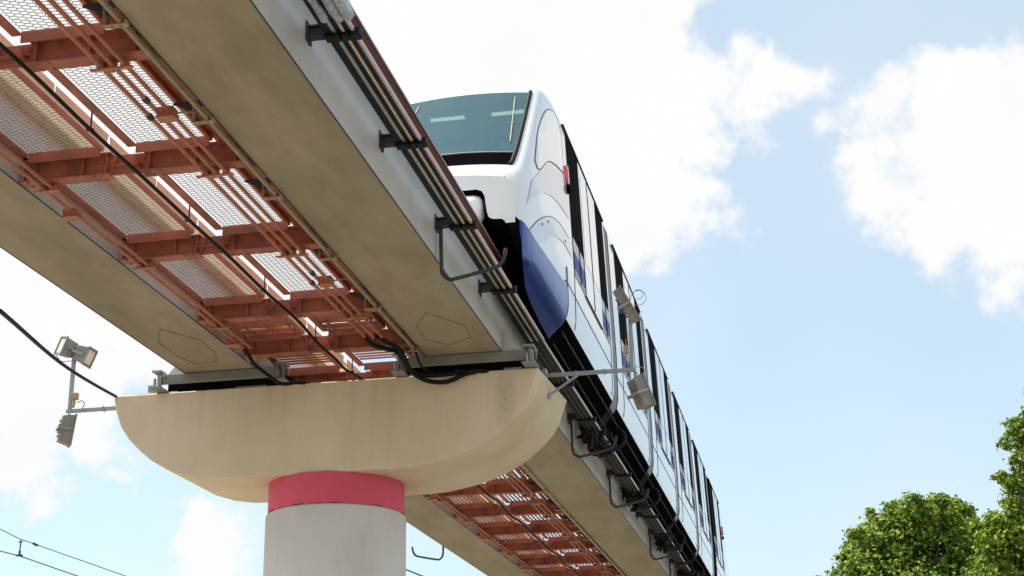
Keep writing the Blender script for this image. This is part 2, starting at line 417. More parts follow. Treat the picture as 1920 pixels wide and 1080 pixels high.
for (x0,x1,y0,z0,z1,mt) in ((-9.25,-8.6,19.60,5.782,5.80,'cap'),(-9.3,-8.75,19.75,5.803,5.825,'cap'),(-8.62,-8.36,19.62,5.805,5.84,'zinc'),(-7.75,-7.3,19.6,5.782,5.806,'tray'),(-5.25,-4.75,19.585,5.782,5.80,'tray'),(-4.62,-4.38,19.6,5.783,5.83,'zinc'),(-3.95,-3.70,19.6,5.783,5.815,'zinc'),(-9.08,-8.98,19.66,5.83,5.93,'zinc')):
    q = MB(); q.box(x0,x1,y0,y0+.3,z0,z1); q.build('bearing_plate', M[mt], pier, bevel=.004)

# ------------------------------------------------------------------ walkway
def hexmesh(w, l):
    cx, h, fl = .061, .054, .036; wd = 2*cx-fl
    mb = MB(); seen = set()
    def edge(p, q):
        k = tuple(sorted((tuple(round(a, 4) for a in p), tuple(round(a, 4) for a in q))))
        if k in seen: return
        seen.add(k)
        p, q = Vector((p[0], p[1], 0)), Vector((q[0], q[1], 0))
        if min(p.x, q.x) < 0 or max(p.x, q.x) > w or min(p.y, q.y) < 0 or max(p.y, q.y) > l: return
        d = (q-p).normalized(); s = Vector((-d.y, d.x, 0))*.0023; t = .0022
        vs = []
        for z in (-t, t):
            vs += [p+s+Vector((0,0,z)), q+s+Vector((0,0,z)), q-s+Vector((0,0,z)), p-s+Vector((0,0,z))]
        mb.add(vs, [(3,2,1,0),(4,5,6,7),(0,1,5,4),(2,3,7,6)])
    for c in range(int(w/cx)+2):
        for r in range(int(l/h)+2):
            x = c*cx; y = r*h+(h/2 if c % 2 else 0)
            A = (x-fl/2, y+h/2); B = (x+fl/2, y+h/2); C = (x+wd/2, y); D = (x+fl/2, y-h/2); E = (x-wd/2, y); G = (x-fl/2, y-h/2)
            edge(A, B); edge(B, C); edge(C, D); edge(E, A); edge(E, G)
    return mb.mesh('expanded_mesh', M['mesh'], fix=False)
PW = .75
def crossbeam_mesh():
    mb = MB(); L = 1.20
    for x0, x1 in ((-L, -.26), (.06, L)):
        mb.box(x0, x1, -.075, .075, 6.004-6, 6.018-6)
        mb.box(x0, x1, -.075, .075, .226, .238)
    mb.box(-L, L, -.006, .006, .0185, .2255)
    mb.box(-.26, .06, -.05, .05, .10, .112)
    for x in (-1.05, -.55, -.30, .14, .62, 1.02):
        mb.box(x-.005, x+.005, -.068, -.0065, .019, .225)
    for x in (-1.12,-1.0,-.42,-.34,.16,.26,.98,1.1):
        for y in (-.052,.052): mb.tube([(x,y,.0035),(x,y,-.009)], .011, 6)
    for x in (-.95,-.75,.32,.5,.85): mb.tube([(x,-.0065,.2),(x,-.018,.2)], .012, 6)
    for x in (-.30, .11):
        mb.tube([(x-.05, -.012, .16), (x-.05, -.03, .16)], .018, 6)
    mb.add([(-.26,-.07,.02),(-.26,-.01,.02),(-.18,-.01,.2),(-.18,-.07,.2)], [(0,1,2,3)])
    mb.add([(.06,-.07,.02),(.06,-.01,.02),(-.02,-.01,.2),(-.02,-.07,.2)], [(0,1,2,3)])
    return mb.mesh('crossbeam', M['orange'])
CB = crossbeam_mesh()
def panel_frame(l):
    mb = MB()
    mb.box(-.08, 0, 0, l, -.03, -.006); mb.box(PW, PW+.035, 0, l, -.05, -.006)
    mb.box(0, PW, -.012, 0, -.095, .01); mb.box(0, PW, l, l+.012, -.095, .01)
    mb.box(PW, PW+.02, 0, l, -.005, .012)
    return mb.mesh('panel_frame', M['orange'])
def slats_along(l):
    mb = MB(); n = 9
    for i in range(n):
        x = (i+.5)*PW/n; mb.box(x-.019, x+.019, 0, l, -.004, .008)
    return mb.mesh('grating', M['slat'])
def slats_across(l):
    mb = MB(); n = 11
    for i in range(n):
        y = .02+i*.118; mb.box(0, PW, y, y+.066, .0, .008)
    return mb.mesh('grating', M['slat'])
def slit_plates(l):
    mb = MB()
    for a, b in ((0, 1.02), (1.11, 1.23), (1.30, l)):
        mb.box(0, PW, a, b, -.02, .004)
    for x in (.1, .38, .45, .68): mb.box(x-.02, x+.02, .9, 1.28, -.03, -.021)
    return mb.mesh('grating', M['orange'])
def clampset(n):
    mb = MB(); xs = [(i-(n-1)/2)*.105 for i in range(n)]
    mb.box(xs[0]-.09, xs[-1]+.07, -.02, .02, -.035, -.022)
    for x in xs: mb.box(x-.03, x+.03, -.024, .024, -.021, .028)
    mb.box(xs[0]+.02, xs[0]+.08, .03, .09, -.02, .05)
    return mb.mesh('pipe_clamp', M['orangepipe'])
CL3, CL2 = clampset(3), clampset(2)
def jbox():
    mb = MB(); mb.prism([(-.075,-.06),(.075,-.06),(.075,.05),(.04,.07),(-.04,.07),(-.075,.05)], 'z', -.055, .035)
    mb.box(-.085, .085, -.07, .06, -.064, -.056)
    for y in (-.09, .075): mb.tube([(-.03, y, 0), (-.03, y+.02, 0)], .024, 8); mb.tube([(.045, y, 0), (.045, y+.02, 0)], .024, 8)
    return mb.mesh('junction_box', M['orangepipe'])
JB = jbox()
def sleeve():
    mb = MB(); mb.tube([(0,-.035,0),(0,-.03,0),(0,.03,0),(0,.035,0)], [.02,.03,.03,.02], 10); mb.tube([(0,-.05,0),(0,-.036,0)], .026, 6); return mb.mesh('pipe_coupling', M['steel'])
SLV = sleeve()
def hanger():
    mb = MB(); mb.box(-.006,.006,-.006,.006,0,.17); mb.box(-.04,.03,-.02,.02,-.018,-.004); return mb.mesh('cable_hanger', M['steel'])
HG = hanger()
def traybracket():
    mb = MB(); mb.box(-.17,.03,-.03,.03,-.045,-.039); mb.box(-.17,-.163,-.03,.03,-.0385,.12); mb.box(.02,.03,-.035,.035,-.038,-.01)
    for x in (-.1,-.03): mb.tube([(x,0,-.046),(x,0,-.06)], .012, 6)
    return mb.mesh('tray_bracket', M['tray'])
TB = traybracket()
def cornerplate():
    mb = MB(); mb.prism([(-.30,.0),(-.02,-.13),(-.02,.02),(-.28,.02)], 'y', -.005, .005); return mb.mesh('corner_plate', M['steel'])
CP = cornerplate()

def walkway(cbs, kinds, label, y0, y1, far):
    t = thing('maintenance_walkway', W(XW, cbs[0], 6.0), label, 'walkway', 'red-painted walkways between the beams')
    meshes = {}
    for y in (cbs if far else cbs[:-1]):
        link('crossbeam', CB, t, loc=W(XW, y, 6.0))
    for k, (a, b) in enumerate(zip(cbs, cbs[1:])):
        kind = kinds[k] if k < len(kinds) else kinds[-1]
        l = round(b-a-.22, 3); key = (kind, l)
        if key not in meshes:
            meshes[key] = ({'hex': hexmesh, }.get(kind, lambda w, l: None)(PW, l) or {'long': slats_along, 'trans': slats_across, 'slit': slit_plates, 'hex': None}[kind](l), panel_frame(l))
        gm, fm = meshes[key]
        for x in (-6.165, -7.285):
            f = link('panel_frame', fm, t, loc=W(x, a+.105, 6.28))
            o = bpy.data.objects.new('expanded_mesh' if kind == 'hex' else 'grating', gm); COL.objects.link(o); o.parent = f
        # upright plates along the central slot
        q = MB(); q.prism([(a+.08,6.235),(a+.02,6.425),(a+.02,6.445),((a+b)/2-.02,6.445),((a+b)/2-.02,6.235)], 'x', -6.512, -6.502)
        q.prism([((a+b)/2+.02,6.235),((a+b)/2+.02,6.445),(b-.02,6.445),(b-.10,6.235)], 'x', -6.512, -6.502)
        q.warp().build('slot_plate', M['lit_oxide'], t)
    q = MB(); q.box(-5.40, -5.04, y0, y1, 6.287, 6.296); q.box(-5.145,-5.135,y0,y1,6.20,6.286); q.warp().build('side_plate', M['orange'], t)
    q = MB(); q.box(-7.395, -7.345, y0, y1, 6.275, 6.285); q.warp().build('side_plate', M['steel'], t)
    yp = y1 if far else 18.3
    for x in (-5.49, -5.385, -5.28):
        q = MB(); q.tube([W(x, y0+(yp-y0)*i/6, 5.955) for i in range(7)], .0195, 10); q.build('conduit', M['orangepipe'], t, smooth=50)
    for x in (-7.17, -7.075):
        q = MB(); q.tube([W(x, y0+((y1 if far else 18.35)-y0)*i/6, 5.955) for i in range(7)], .0195, 10); q.build('conduit', M['orangepipe'], t, smooth=50)
    for y in cbs:
        if y > 18.5 and not far: continue
        link('pipe_clamp', CL3, t, loc=W(-5.385, y+.02, 5.955)); link('pipe_clamp', CL2, t, loc=W(-7.12, y+.02, 5.955))
    yy = 6.98 if not far else 24.9
    while yy < yp-.4:
        link('junction_box', JB, t, loc=W(-5.31, yy, 5.955)); link('pipe_coupling', SLV, t, loc=W(-5.385, yy-.28, 5.955)); link('pipe_coupling', SLV, t, loc=W(-5.49, yy+.04, 5.955))
        q = MB(); q.tube([W(*p) for p in smoothpts([(-5.24,yy+.02,5.955),(-5.17,yy+.06,5.975),(-5.10,yy+.16,6.02),(-5.06,yy+.2,6.06)], 4)], .009, 6); q.build('flex_hose', M['tray'], t, smooth=50)
        yy += 4.54
    yy = 8.96 if not far else 24.0
    while yy < yp+.2:
        link('junction_box', JB, t, loc=W(-7.19, yy, 5.955)); yy += 4.54
    # tan cable tray along the right-hand beam edge
    q = MB(); q.box(-5.06,-5.052,y0,(y1 if far else YE-.1),5.975,6.04); q.box(-5.0515,-5.0,y0,(y1 if far else YE-.1),5.975,5.982); q.tube([W(-5.015, y0, 5.955), W(-5.015, (y1 if far else YE-.1), 5.955)], .014, 8)
    q.warp().build('cable_tray', M['tray'], t)
    yy = 4.53 if not far else 23.2
    while yy < (y1 if far else YE-.4):
        link('tray_bracket', TB, t, loc=W(-4.99, yy, 5.975)); link('corner_plate', CP, t, loc=W(-5.07, yy+.02, 6.15)); yy += 1.80
    for k, (a, b) in enumerate(zip(cbs, cbs[1:])):
        link('cable_hanger', HG, t, loc=W(-6.12, a+(b-a)*.5, 5.968))
    return t
M['lit_oxide'] = mk('lit_oxide_plate', (.78,.46,.31), .12, .6, scale=4)  # paler oxide: the light on the slot plates put into the colour
cbn = [3.75+2.27*i for i in range(7)]+[18.92, 20.60]
cbn[6] = 17.37
walkway(cbn, ['hex','hex','hex','hex','hex','hex','slit','trans'], 'near walkway with red crossbeams and wire mesh panels, between the beams before the pier', 3.0, 20.5, False)
cbf = [20.74]+[22.10+2.24*i for i in range(11)]
walkway(cbf, ['long'], 'far walkway with red crossbeams and striped slat gratings, between the beams beyond the pier', 20.45, 45.0, True)

# ------------------------------------------------------------------ loose cables
def cable(name, pts, r, label, mat='black', n=6, cat='cable'):
    q = MB(); q.tube(smoothpts(pts, n), r, 8); return tag(q.build(name, M[mat], None, smooth=60), label, cat)
cp = []
ys = [2.6, 4.5, 6.5, 8.29, 9.4, 10.56, 11.7, 12.83, 14.0, 15.10, 16.25, 17.37, 18.2, 18.92, 19.5, 20.1, 20.9]
for i, y in enumerate(ys): cp.append((-6.11+.006*math.sin(i*1.7), y, 5.955+(.005 if i % 2 else -.005)-(.05 if 18 < y < 20 else 0)))
cable('slung_cable', cp, .019, 'long black cable slung under the middle slot of the near walkway')
cpf = [W(-6.11+.02*math.sin(i*2.1), 21.6+i*1.12, 5.955+(.02 if i % 2 else -.02)) for i in range(21)]
cable('slung_cable', cpf, .022, 'long black cable slung under the middle slot of the far walkway')
b = MB()
b.tube(smoothpts([(-5.49,18.25,5.955),(-5.46,18.5,5.92),(-5.33,18.68,5.91),(-5.23,18.78,5.90),(-5.19,18.95,5.86),(-5.16,19.15,5.78),(-5.02,19.35,5.72),(-4.75,19.44,5.73),(-4.3,19.5,5.77),(-3.9,19.8,5.79)],6), .032, 10)
b.tube(smoothpts([(-5.33,18.25,5.955),(-5.28,18.45,5.94),(-5.20,18.62,5.92),(-5.16,18.75,5.90),(-5.15,18.95,5.84),(-5.13,19.2,5.74),(-4.98,19.33,5.645),(-4.78,19.40,5.615),(-4.62,19.42,5.64),(-4.45,19.45,5.72),(-4.3,19.6,5.79)],6), .032, 10)
tag(b.build('cable_bundle', M['black'], None, smooth=60), 'pair of thick black cables drooping from red conduits over the beige cap front', 'cable')
cable('drop_cable', [(-5.02,18.95,5.96),(-5.0,19.0,5.9),(-4.99,19.1,5.82),(-4.95,19.25,5.76),(-4.9,19.5,5.79)], .016, 'short thin black cable dropping from the tan tray at the right beam end')
cable('drop_cable', [(-7.17,18.35,5.955),(-7.16,18.5,5.91),(-7.13,18.68,5.82),(-7.02,18.95,5.73),(-6.95,19.25,5.70),(-6.80,19.42,5.755),(-6.7,19.65,5.80)], .026, 'thick black cable looping from the left red conduits down to the cap top')
cable('power_cable', [(-10.2,2.0,6.9*.0+2.0),(-7.01,12.0,4.41),(-8.6,16.4,5.22),(-9.75,20.6,5.93),(-9.45,21.2,5.80)][1:], .021, 'taut black cable crossing the sky behind the left floodlights to the cap end', n=8)
for o in [o for o in bpy.data.objects if o.name.startswith('power_cable')]: pass

# ------------------------------------------------------------------ overhead tram line
ol = thing('overhead_line', (-22.0, 40.0, 7.3), 'pair of thin overhead tram wires with a short dropper, low at the left corner', 'overhead wire')
d_ = Vector((8.6, 0, -2.75)); 
q = MB(); q.tube([(-26.5,39.3,9.55),(-22.68,40,8.13),(-22.03,40,7.81),(-21.54,40,7.64),(-18.77,40.0,6.64),(-10.0,40.0,3.6),(2,40,.4)], .013, 6); q.build('carrier_wire', M['steel'], ol)
q = MB(); q.tube([(-26.5,39.3,8.7),(-22.61,40,7.5),(-22.01,40,7.34),(-20.2,40,6.7),(-15.0,40,4.7),(2,40,-1.0)], .017, 6); q.build('contact_wire', M['steel'], ol)
q = MB(); q.tube([(-22.01,40,7.38),(-22.0,40,7.74)], .018, 6); q.tube([(-22.02,40,7.74),(-22.02,40,7.82)], .008, 6); q.tube([(-21.97,40,7.74),(-21.98,40,7.80)], .008, 6)
q.box(-22.06,-21.95,39.97,40.03,7.72,7.745); q.box(-22.1,-21.92,39.96,40.04,7.33,7.37); q.tube([(-22.01,40,7.36),(-22.005,40,7.48)], .032, 8); q.build('dropper', M['steel'], ol)
q = MB(); q.box(-21.62,-21.56,39.97,40.03,7.63,7.69); q.box(-21.55,-21.48,39.97,40.03,7.59,7.65); q.build('wire_clamp', M['steel'], ol)
q = MB(); q.tube([(-10.84,40,6.50),(-10.35,40,6.29),(-9.5,40,5.95),(-7,40,5.0)], .022, 6); tag(q.build('feeder_wire', M['steel'], None), 'thin dark wire end in the sky just right of the white column', 'wire')

# ------------------------------------------------------------------ floodlight masts
def floodlight(parent, c, direction, up=(0,0,1), w=.30, h=.27, dep=.13, tx=.86, tz=.84):
    d = Vector(direction).normalized(); x = d.cross(Vector(up)).normalized(); y = x.cross(d).normalized()
    c = Vector(c)
    def fr(p): return c + x*p[0] + d*p[1] + y*p[2]
    hs = MB(); a, b2 = w/2, h/2
    vs = [(-a,dep/2,-b2),(a,dep/2,-b2),(a,dep/2,b2),(-a,dep/2,b2),(-a*tx,-dep/2,-b2*tz),(a*tx,-dep/2,-b2*tz),(a*tx,-dep/2,b2*tz),(-a*tx,-dep/2,b2*tz)]
    hs.add([fr(v) for v in vs], [(0,1,2,3),(4,7,6,5),(0,4,5,1),(1,5,6,2),(2,6,7,3),(3,7,4,0)])
    for k in range(5):
        z = (k-2)*b2*.26; hs.obox(fr((0,-dep/2-.012,z)), (x,d,y), (a*.66,.012,.004))
    H = hs.build('floodlight_housing', M['lampgrey'], parent, bevel=.006)
    f = MB()
    for sx in (-1,1): f.obox(fr((sx*(a+.004),dep/2+.012,0)), (x,d,y), (.011,.012,b2+.015))
    for sz in (-1,1): f.obox(fr((0,dep/2+.012,sz*(b2+.004))), (x,d,y), (a-.0075,.012,.011))
    f.build('lens_frame', M['lampgrey'], H)
    gl = MB(); gl.obox(fr((0,dep/2+.006,0)), (x,d,y), (a*.86,.005,b2*.84)); gl.build('lens', M['lampglass'], H)
    br = MB()
    for sx in (-1,1): br.obox(fr((sx*(a+.022),-.03,0)), (x,d,y), (.004,.09,.02))
    br.obox(fr((0,-.122,0)), (x,d,y), (a+.026,.004,.02)); br.build('mounting_yoke', M['zinc'], H)
    return H
mlab = 'floodlights on arms at the pier cap ends'
mastL = thing('floodlight_mast', (-9.53, 20.4, 5.84), 'left floodlight mast on the cap end against the sky, two lenses showing on top', 'floodlight mast', mlab)
q = MB(); q.bar((-9.50,20.4,5.70),(-9.95,20.4,5.80),.05,.05) if False else None
q.box(-10.68,-9.46,20.375,20.425,5.70,5.75); q.box(-9.56,-9.50,20.32,20.48,5.62,5.80); q.box(-10.1,-10.08,20.36,20.44,5.69,5.76)
for v in range(len(q.v)): pass
q.v = [(x,y,z+.115) for x,y,z in q.v]
q.build('arm', M['zinc'], mastL, bevel=.003)
q = MB(); q.box(-10.655,-10.605,20.375,20.425,5.866,6.72); q.build('post', M['zinc'], mastL, bevel=.003)
q = MB(); q.box(-10.60,-10.50,20.33,20.40,6.0,6.1); q.tube([(-10.55,20.36,6.0),(-10.55,20.36,5.93),(-10.57,20.37,5.88)], .02, 8); q.build('junction_box', M['bracketwarm'], mastL, bevel=.006)
q = MB(); q.tube(smoothpts([(-10.5,20.36,5.95),(-10.42,20.34,5.97),(-10.38,20.35,5.92),(-10.42,20.37,5.86)],5), .006, 6); q.tube(smoothpts([(-10.9,20.36,6.70),(-10.8,20.33,6.6),(-10.7,20.36,6.6),(-10.62,20.4,6.62)],5), .006, 6); q.build('lamp_wire', M['steel'], mastL)
floodlight(mastL, (-10.73,20.36,6.80), (-.55,-.72,.22), (.3,0,.95), .24, .27, .19)
floodlight(mastL, (-10.47,20.38,6.68), (.93,.0,-.38), (.3,0,.95), .24, .26, .19)
floodlight(mastL, (-10.66,20.38,5.56), (.80,.55,-.10), (.14,0,1), .26, .44, .17)
q = MB(); q.bar((-10.63,20.4,5.80),(-10.66,20.4,5.62),.03,.03); q.build('drop_bracket', M['zinc'], mastL)
mastR = thing('floodlight_mast', (-3.47, 20.4, 5.88), 'right floodlight mast before the train side, braced arm, grey lamps seen from behind', 'floodlight mast', mlab)
q = MB(); q.box(-3.52,-2.27,20.375,20.425,5.875,5.925); q.box(-3.1,-3.08,20.36,20.44,5.866,5.934); q.box(-2.7,-2.68,20.36,20.44,5.866,5.934); q.box(-3.55,-3.50,20.33,20.47,5.80,5.99); q.build('arm', M['zinc'], mastR, bevel=.003)
q = MB(); q.bar((-3.47,20.36,5.60),(-3.06,20.38,5.872),.03,.03); q.obox((-3.475,20.37,5.60),((1,0,0),(0,1,0),(0,0,1)),(.03,.05,.035)); q.build('brace', M['zinc'], mastR, bevel=.002)
q = MB(); q.box(-2.335,-2.285,20.375,20.425,5.926,6.74); q.build('post', M['zinc'], mastR, bevel=.003)
q = MB(); q.box(-2.41,-2.345,20.33,20.40,6.13,6.24); q.tube([(-2.38,20.36,6.24),(-2.375,20.36,6.34)], .006, 6); q.tube([(-2.38,20.36,6.13),(-2.38,20.36,6.05),(-2.36,20.37,5.99)], .016, 8); q.build('junction_box', M['bracketwarm'], mastR, bevel=.006)
floodlight(mastR, (-2.36,20.40,6.83), (.88,-.05,.47), (-.45,-.2,.87), .34, .52, .12, .9, .94)
floodlight(mastR, (-2.22,20.42,5.57), (.75,.55,.36), (-.34,-.2,.92), .25, .44, .14, .88, .93)
q = MB(); q.bar((-2.27,20.42,5.87),(-2.27,20.40,5.62),.05,.012); q.build('drop_bracket', M['zinc'], mastR)
q = MB()
for rr, zz in ((.11,6.93),(.07,6.98)):
    q.tube([(-2.18+rr*math.cos(a*.5), 20.38, zz+rr*math.sin(a*.5)) for a in range(-4,8)], .005, 6)
q.build('lamp_wire', M['zinc'], mastR); q = MB()
q.tube(smoothpts([(-2.27,20.37,5.93),(-2.18,20.36,5.92),(-2.12,20.36,5.86),(-2.14,20.37,5.80),(-2.2,20.38,5.78)],5), .005, 6)
q.build('lamp_wire', M['zinc'], mastR)

# ------------------------------------------------------------------ train
NOSE, CEN = 18.10, 37.73
WT = [(6.55,1.165),(7.4,1.165),(8.0,1.16),(9.0,1.12),(10.2,1.07),(10.7,1.05)]
TT = [(0,.845),(.02,.872),(.05,.888),(.12,.905),(.3,.926),(.6,.945),(1.2,.965),(2.0,.983),(3.0,.997),(3.5,1)]
BT = [(0,7.30),(.06,7.2),(.22,6.99),(.5,6.84),(1.0,6.72),(2,6.64),(3,6.6)]
TP = [(0,8.02),(.04,8.10),(.10,8.17),(.2,8.24),(.32,8.33),(1.68,10.02),(1.9,10.19),(2.2,10.33),(2.7,10.47),(3.4,10.57),(4.4,10.63),(5.5,10.65)]
RT = [(0,.22),(.5,.18),(1.7,.16),(2.4,.22),(3.2,.30),(4,.33)]
LOWF = [0,.1,.2,.3,.4,.6,1.0]; KZ_ = [(6.6,.745),(6.7,.822),(6.8,.894),(6.88,.938),(6.95,.967),(7.02,.987),(7.1,.997),(7.18,1.0),(7.5,1.0)]
ZM = 7.5
def sec_params(dy):
    return lerp_tab(TT, dy), lerp_tab(BT, dy), lerp_tab(TP, dy), lerp_tab(RT, dy)
def side_u(dy, z):
    tp, b, top, r = sec_params(dy); zs = top-.06-r
    if z < ZM:
        return lerp_tab(WT, z)*tp*lerp_tab(KZ_, z)
    if z <= zs: return lerp_tab(WT, z)*tp
    us = lerp_tab(WT, zs)*tp; q = min(1, (z-zs)/r)
    return us-r+r*math.sqrt(max(0, 1-q*q))
NA, NS, NR = 7, 6, 5
def section(dy):
    tp, b, top, r = sec_params(dy); pts = []
    for f in LOWF:
        z = b+(ZM-b)*f; pts.append((lerp_tab(WT, z)*tp*lerp_tab(KZ_, z), z))
    zs = max(ZM+.01, top-.06-r)
    for i in range(1, NS+1):
        z = ZM+(zs-ZM)*i/NS; pts.append((lerp_tab(WT, z)*tp, z))
    us = pts[-1][0]
    for i in range(1, NA+1):
        a = math.pi/2*i/NA; pts.append((us-r+r*math.cos(a), zs+r*math.sin(a)))
    for i in range(1, NR+1):
        u = (us-r)*(1-i/NR); pts.append((u, top-.06*(u/(us-r))**2))
    return pts
def tunnel(dy):
    tp, b, top, r = sec_params(dy); w = lerp_tab(WT, 7)*tp; o = lerp_tab(WT, b)*tp*lerp_tab(KZ_, b)
    e = max(.80, min(w-.13, o-.02))
    return [(0,7.80),(.48,7.80),(.55,7.77),(.585,7.70),(.60,7.58),(.615,7.47),(.64,7.40),(.69,7.37),(e-.05,7.365),(e,7.33),(e,min(7.3,b+.01)),(o,b)]
train = thing('monorail_train', W(XR, CEN, 7.35), 'white six-car monorail train with blue nose skirt, straddling the right-hand beam', 'train')
def head_y(dy, tail): return NOSE+dy if not tail else 2*CEN-NOSE-dy
BELW = .56
BEL = [26.28+5.47*i for i in range(5)]
def TW(u, Y, z): return W(XR+u, Y, z)
def loft(stations, tail, front, name, parent, glass=None):
    """stations: list of dy (distance from the nearest nose)"""
    mb = MB(); gm = MB(); db = MB()
    for s in (1, -1):
        secs = [[TW(s*u, head_y(d, tail), z) for u, z in section(d)] for d in stations]
        tun = [[TW(s*u, head_y(d, tail), z) for u, z in tunnel(d)] for d in stations]
        n = len(secs[0]); g0 = n-1-NR
        for i in range(len(stations)-1):
            isg = glass and glass[0]-1e-4 <= stations[i] and stations[i+1] <= glass[1]+1e-4
            for j in range(n-1):
                quad = [secs[i][j], secs[i][j+1], secs[i+1][j+1], secs[i+1][j]]
                if isg and j >= g0:
                    if stations[i] < glass[2]-1e-4: db.add(quad, [(0,1,2,3)])
                    else: gm.add(quad, [(0,1,2,3)])
                else:
                    mb.mat(1 if j < 4 else 0).add(quad, [(0,1,2,3)])
        mb.mat(2).grid(tun)
        if front:
            mb.mat(0)
            a = secs[0]; t_ = tun[0]
            def rs(P, n=70):
                P = [Vector(p) for p in P]; L = [0]
                for p, q_ in zip(P, P[1:]): L.append(L[-1]+(q_-p).length)
                out = []
                for i in range(n+1):
                    tt = L[-1]*i/n; k = 0
                    while k < len(L)-2 and L[k+1] < tt: k += 1
                    out.append(P[k].lerp(P[k+1], (tt-L[k])/max(1e-9, L[k+1]-L[k])))
                return out
            A_, B_ = rs(a), rs(t_[::-1])
            mb.grid([A_, [p.lerp(q_, .5) for p, q_ in zip(A_, B_)], B_])
        for e in ((-1,) if front else (0, -1)):
            mb.mat(2); t_ = tun[e]; a = secs[e]
            mb.add(list(t_)+list(a[1:]), [tuple(range(len(t_)+len(a)-1))])
    bm_me = mb
    me = bm_me.mesh(name, [M['trainwhite'], M['blackgloss'], M['voidblack']], 0, fix=False)
    bm = bmesh.new(); bm.from_mesh(me); bmesh.ops.remove_doubles(bm, verts=bm.verts[:], dist=.0005)
    bmesh.ops.recalc_face_normals(bm, faces=bm.faces[:]); bm.to_mesh(me); bm.free()
    me.polygons.foreach_set('use_smooth', [True]*len(me.polygons)); me.set_sharp_from_angle(angle=R_(38))
    o = link(name, me, parent)
    if glass:
        for g_, nm, mt in ((gm, 'windscreen', M['glass']), (db, 'windscreen_base', M['blackgloss'])):
            me = g_.mesh(nm, mt, 0, fix=False)
            bm = bmesh.new(); bm.from_mesh(me); bmesh.ops.remove_doubles(bm, verts=bm.verts[:], dist=.0005)
            bmesh.ops.recalc_face_normals(bm, faces=bm.faces[:])
            if sum(f.normal.z for f in bm.faces) < 0: bmesh.ops.reverse_faces(bm, faces=bm.faces[:])
            bm.to_mesh(me); bm.free()
            me.polygons.foreach_set('use_smooth', [True]*len(me.polygons)); link(nm, me, o)
    return o
def patch(parent, name, mat, Y0, Y1, z0, z1, off, dyf, ny=3, nz=8, slots=None):
    """panel laid on the right-hand body side; Y in track metres"""
    rows = []
    for j in range(nz+1):
        z = z0+(z1-z0)*j/nz
        rows.append([TW(side_u(dyf(Y0+(Y1-Y0)*i/ny), z)+off, Y0+(Y1-Y0)*i/ny, z) for i in range(ny+1)])
    q = MB(); q.grid(rows)
    # returns so the panel has an edge
    o = [[TW(side_u(dyf(Y), z)+d, Y, z) for d in (off, -.01)] for Y, z in [(Y0+(Y1-Y0)*i/ny, z0) for i in range(ny+1)]]
    q.grid(o)
    for Y in (Y0, Y1):
        q.grid([[TW(side_u(dyf(Y), z0+(z1-z0)*j/nz)+d, Y, z0+(z1-z0)*j/nz) for d in (off, -.01)] for j in range(nz+1)])
    return q.build(name, mat, parent)
def strip(parent, name, mat, lo, hi, off, dyf, n=24, m=4):
    def res(pl):
        P = [Vector((a, b, 0)) for a, b in pl]; P = smoothpts(P, 8); L = [0]
        for a, b in zip(P, P[1:]): L.append(L[-1]+(b-a).length)
        out = []
        for i in range(n+1):
            t = L[-1]*i/n; k = 0
            while k < len(L)-2 and L[k+1] < t: k += 1
            f = (t-L[k])/max(1e-9, L[k+1]-L[k]); p = P[k].lerp(P[k+1], f); out.append((p.x, p.y))
        return out
    A, B = res(lo), res(hi); rows = []
    for j in range(m+1):
        f = j/m; rows.append([])
        for (ya, za), (yb_, zb) in zip(A, B):
            Y = ya+(yb_-ya)*f; z = za+(zb-za)*f; rows[-1].append(TW(side_u(dyf(Y), z)+off, Y, z))
    q = MB(); q.grid(rows); ob = q.build(name, mat, parent, smooth=40)
    return ob, [r for r in (A, B)]
def seam(parent, pl, dyf, r=.005, name='panel_seam'):
    q = MB(); q.tube([TW(side_u(dyf(Y), z)+.005, Y, z) for Y, z in pl], r, 6); return q.build(name, M['softseam'], parent)

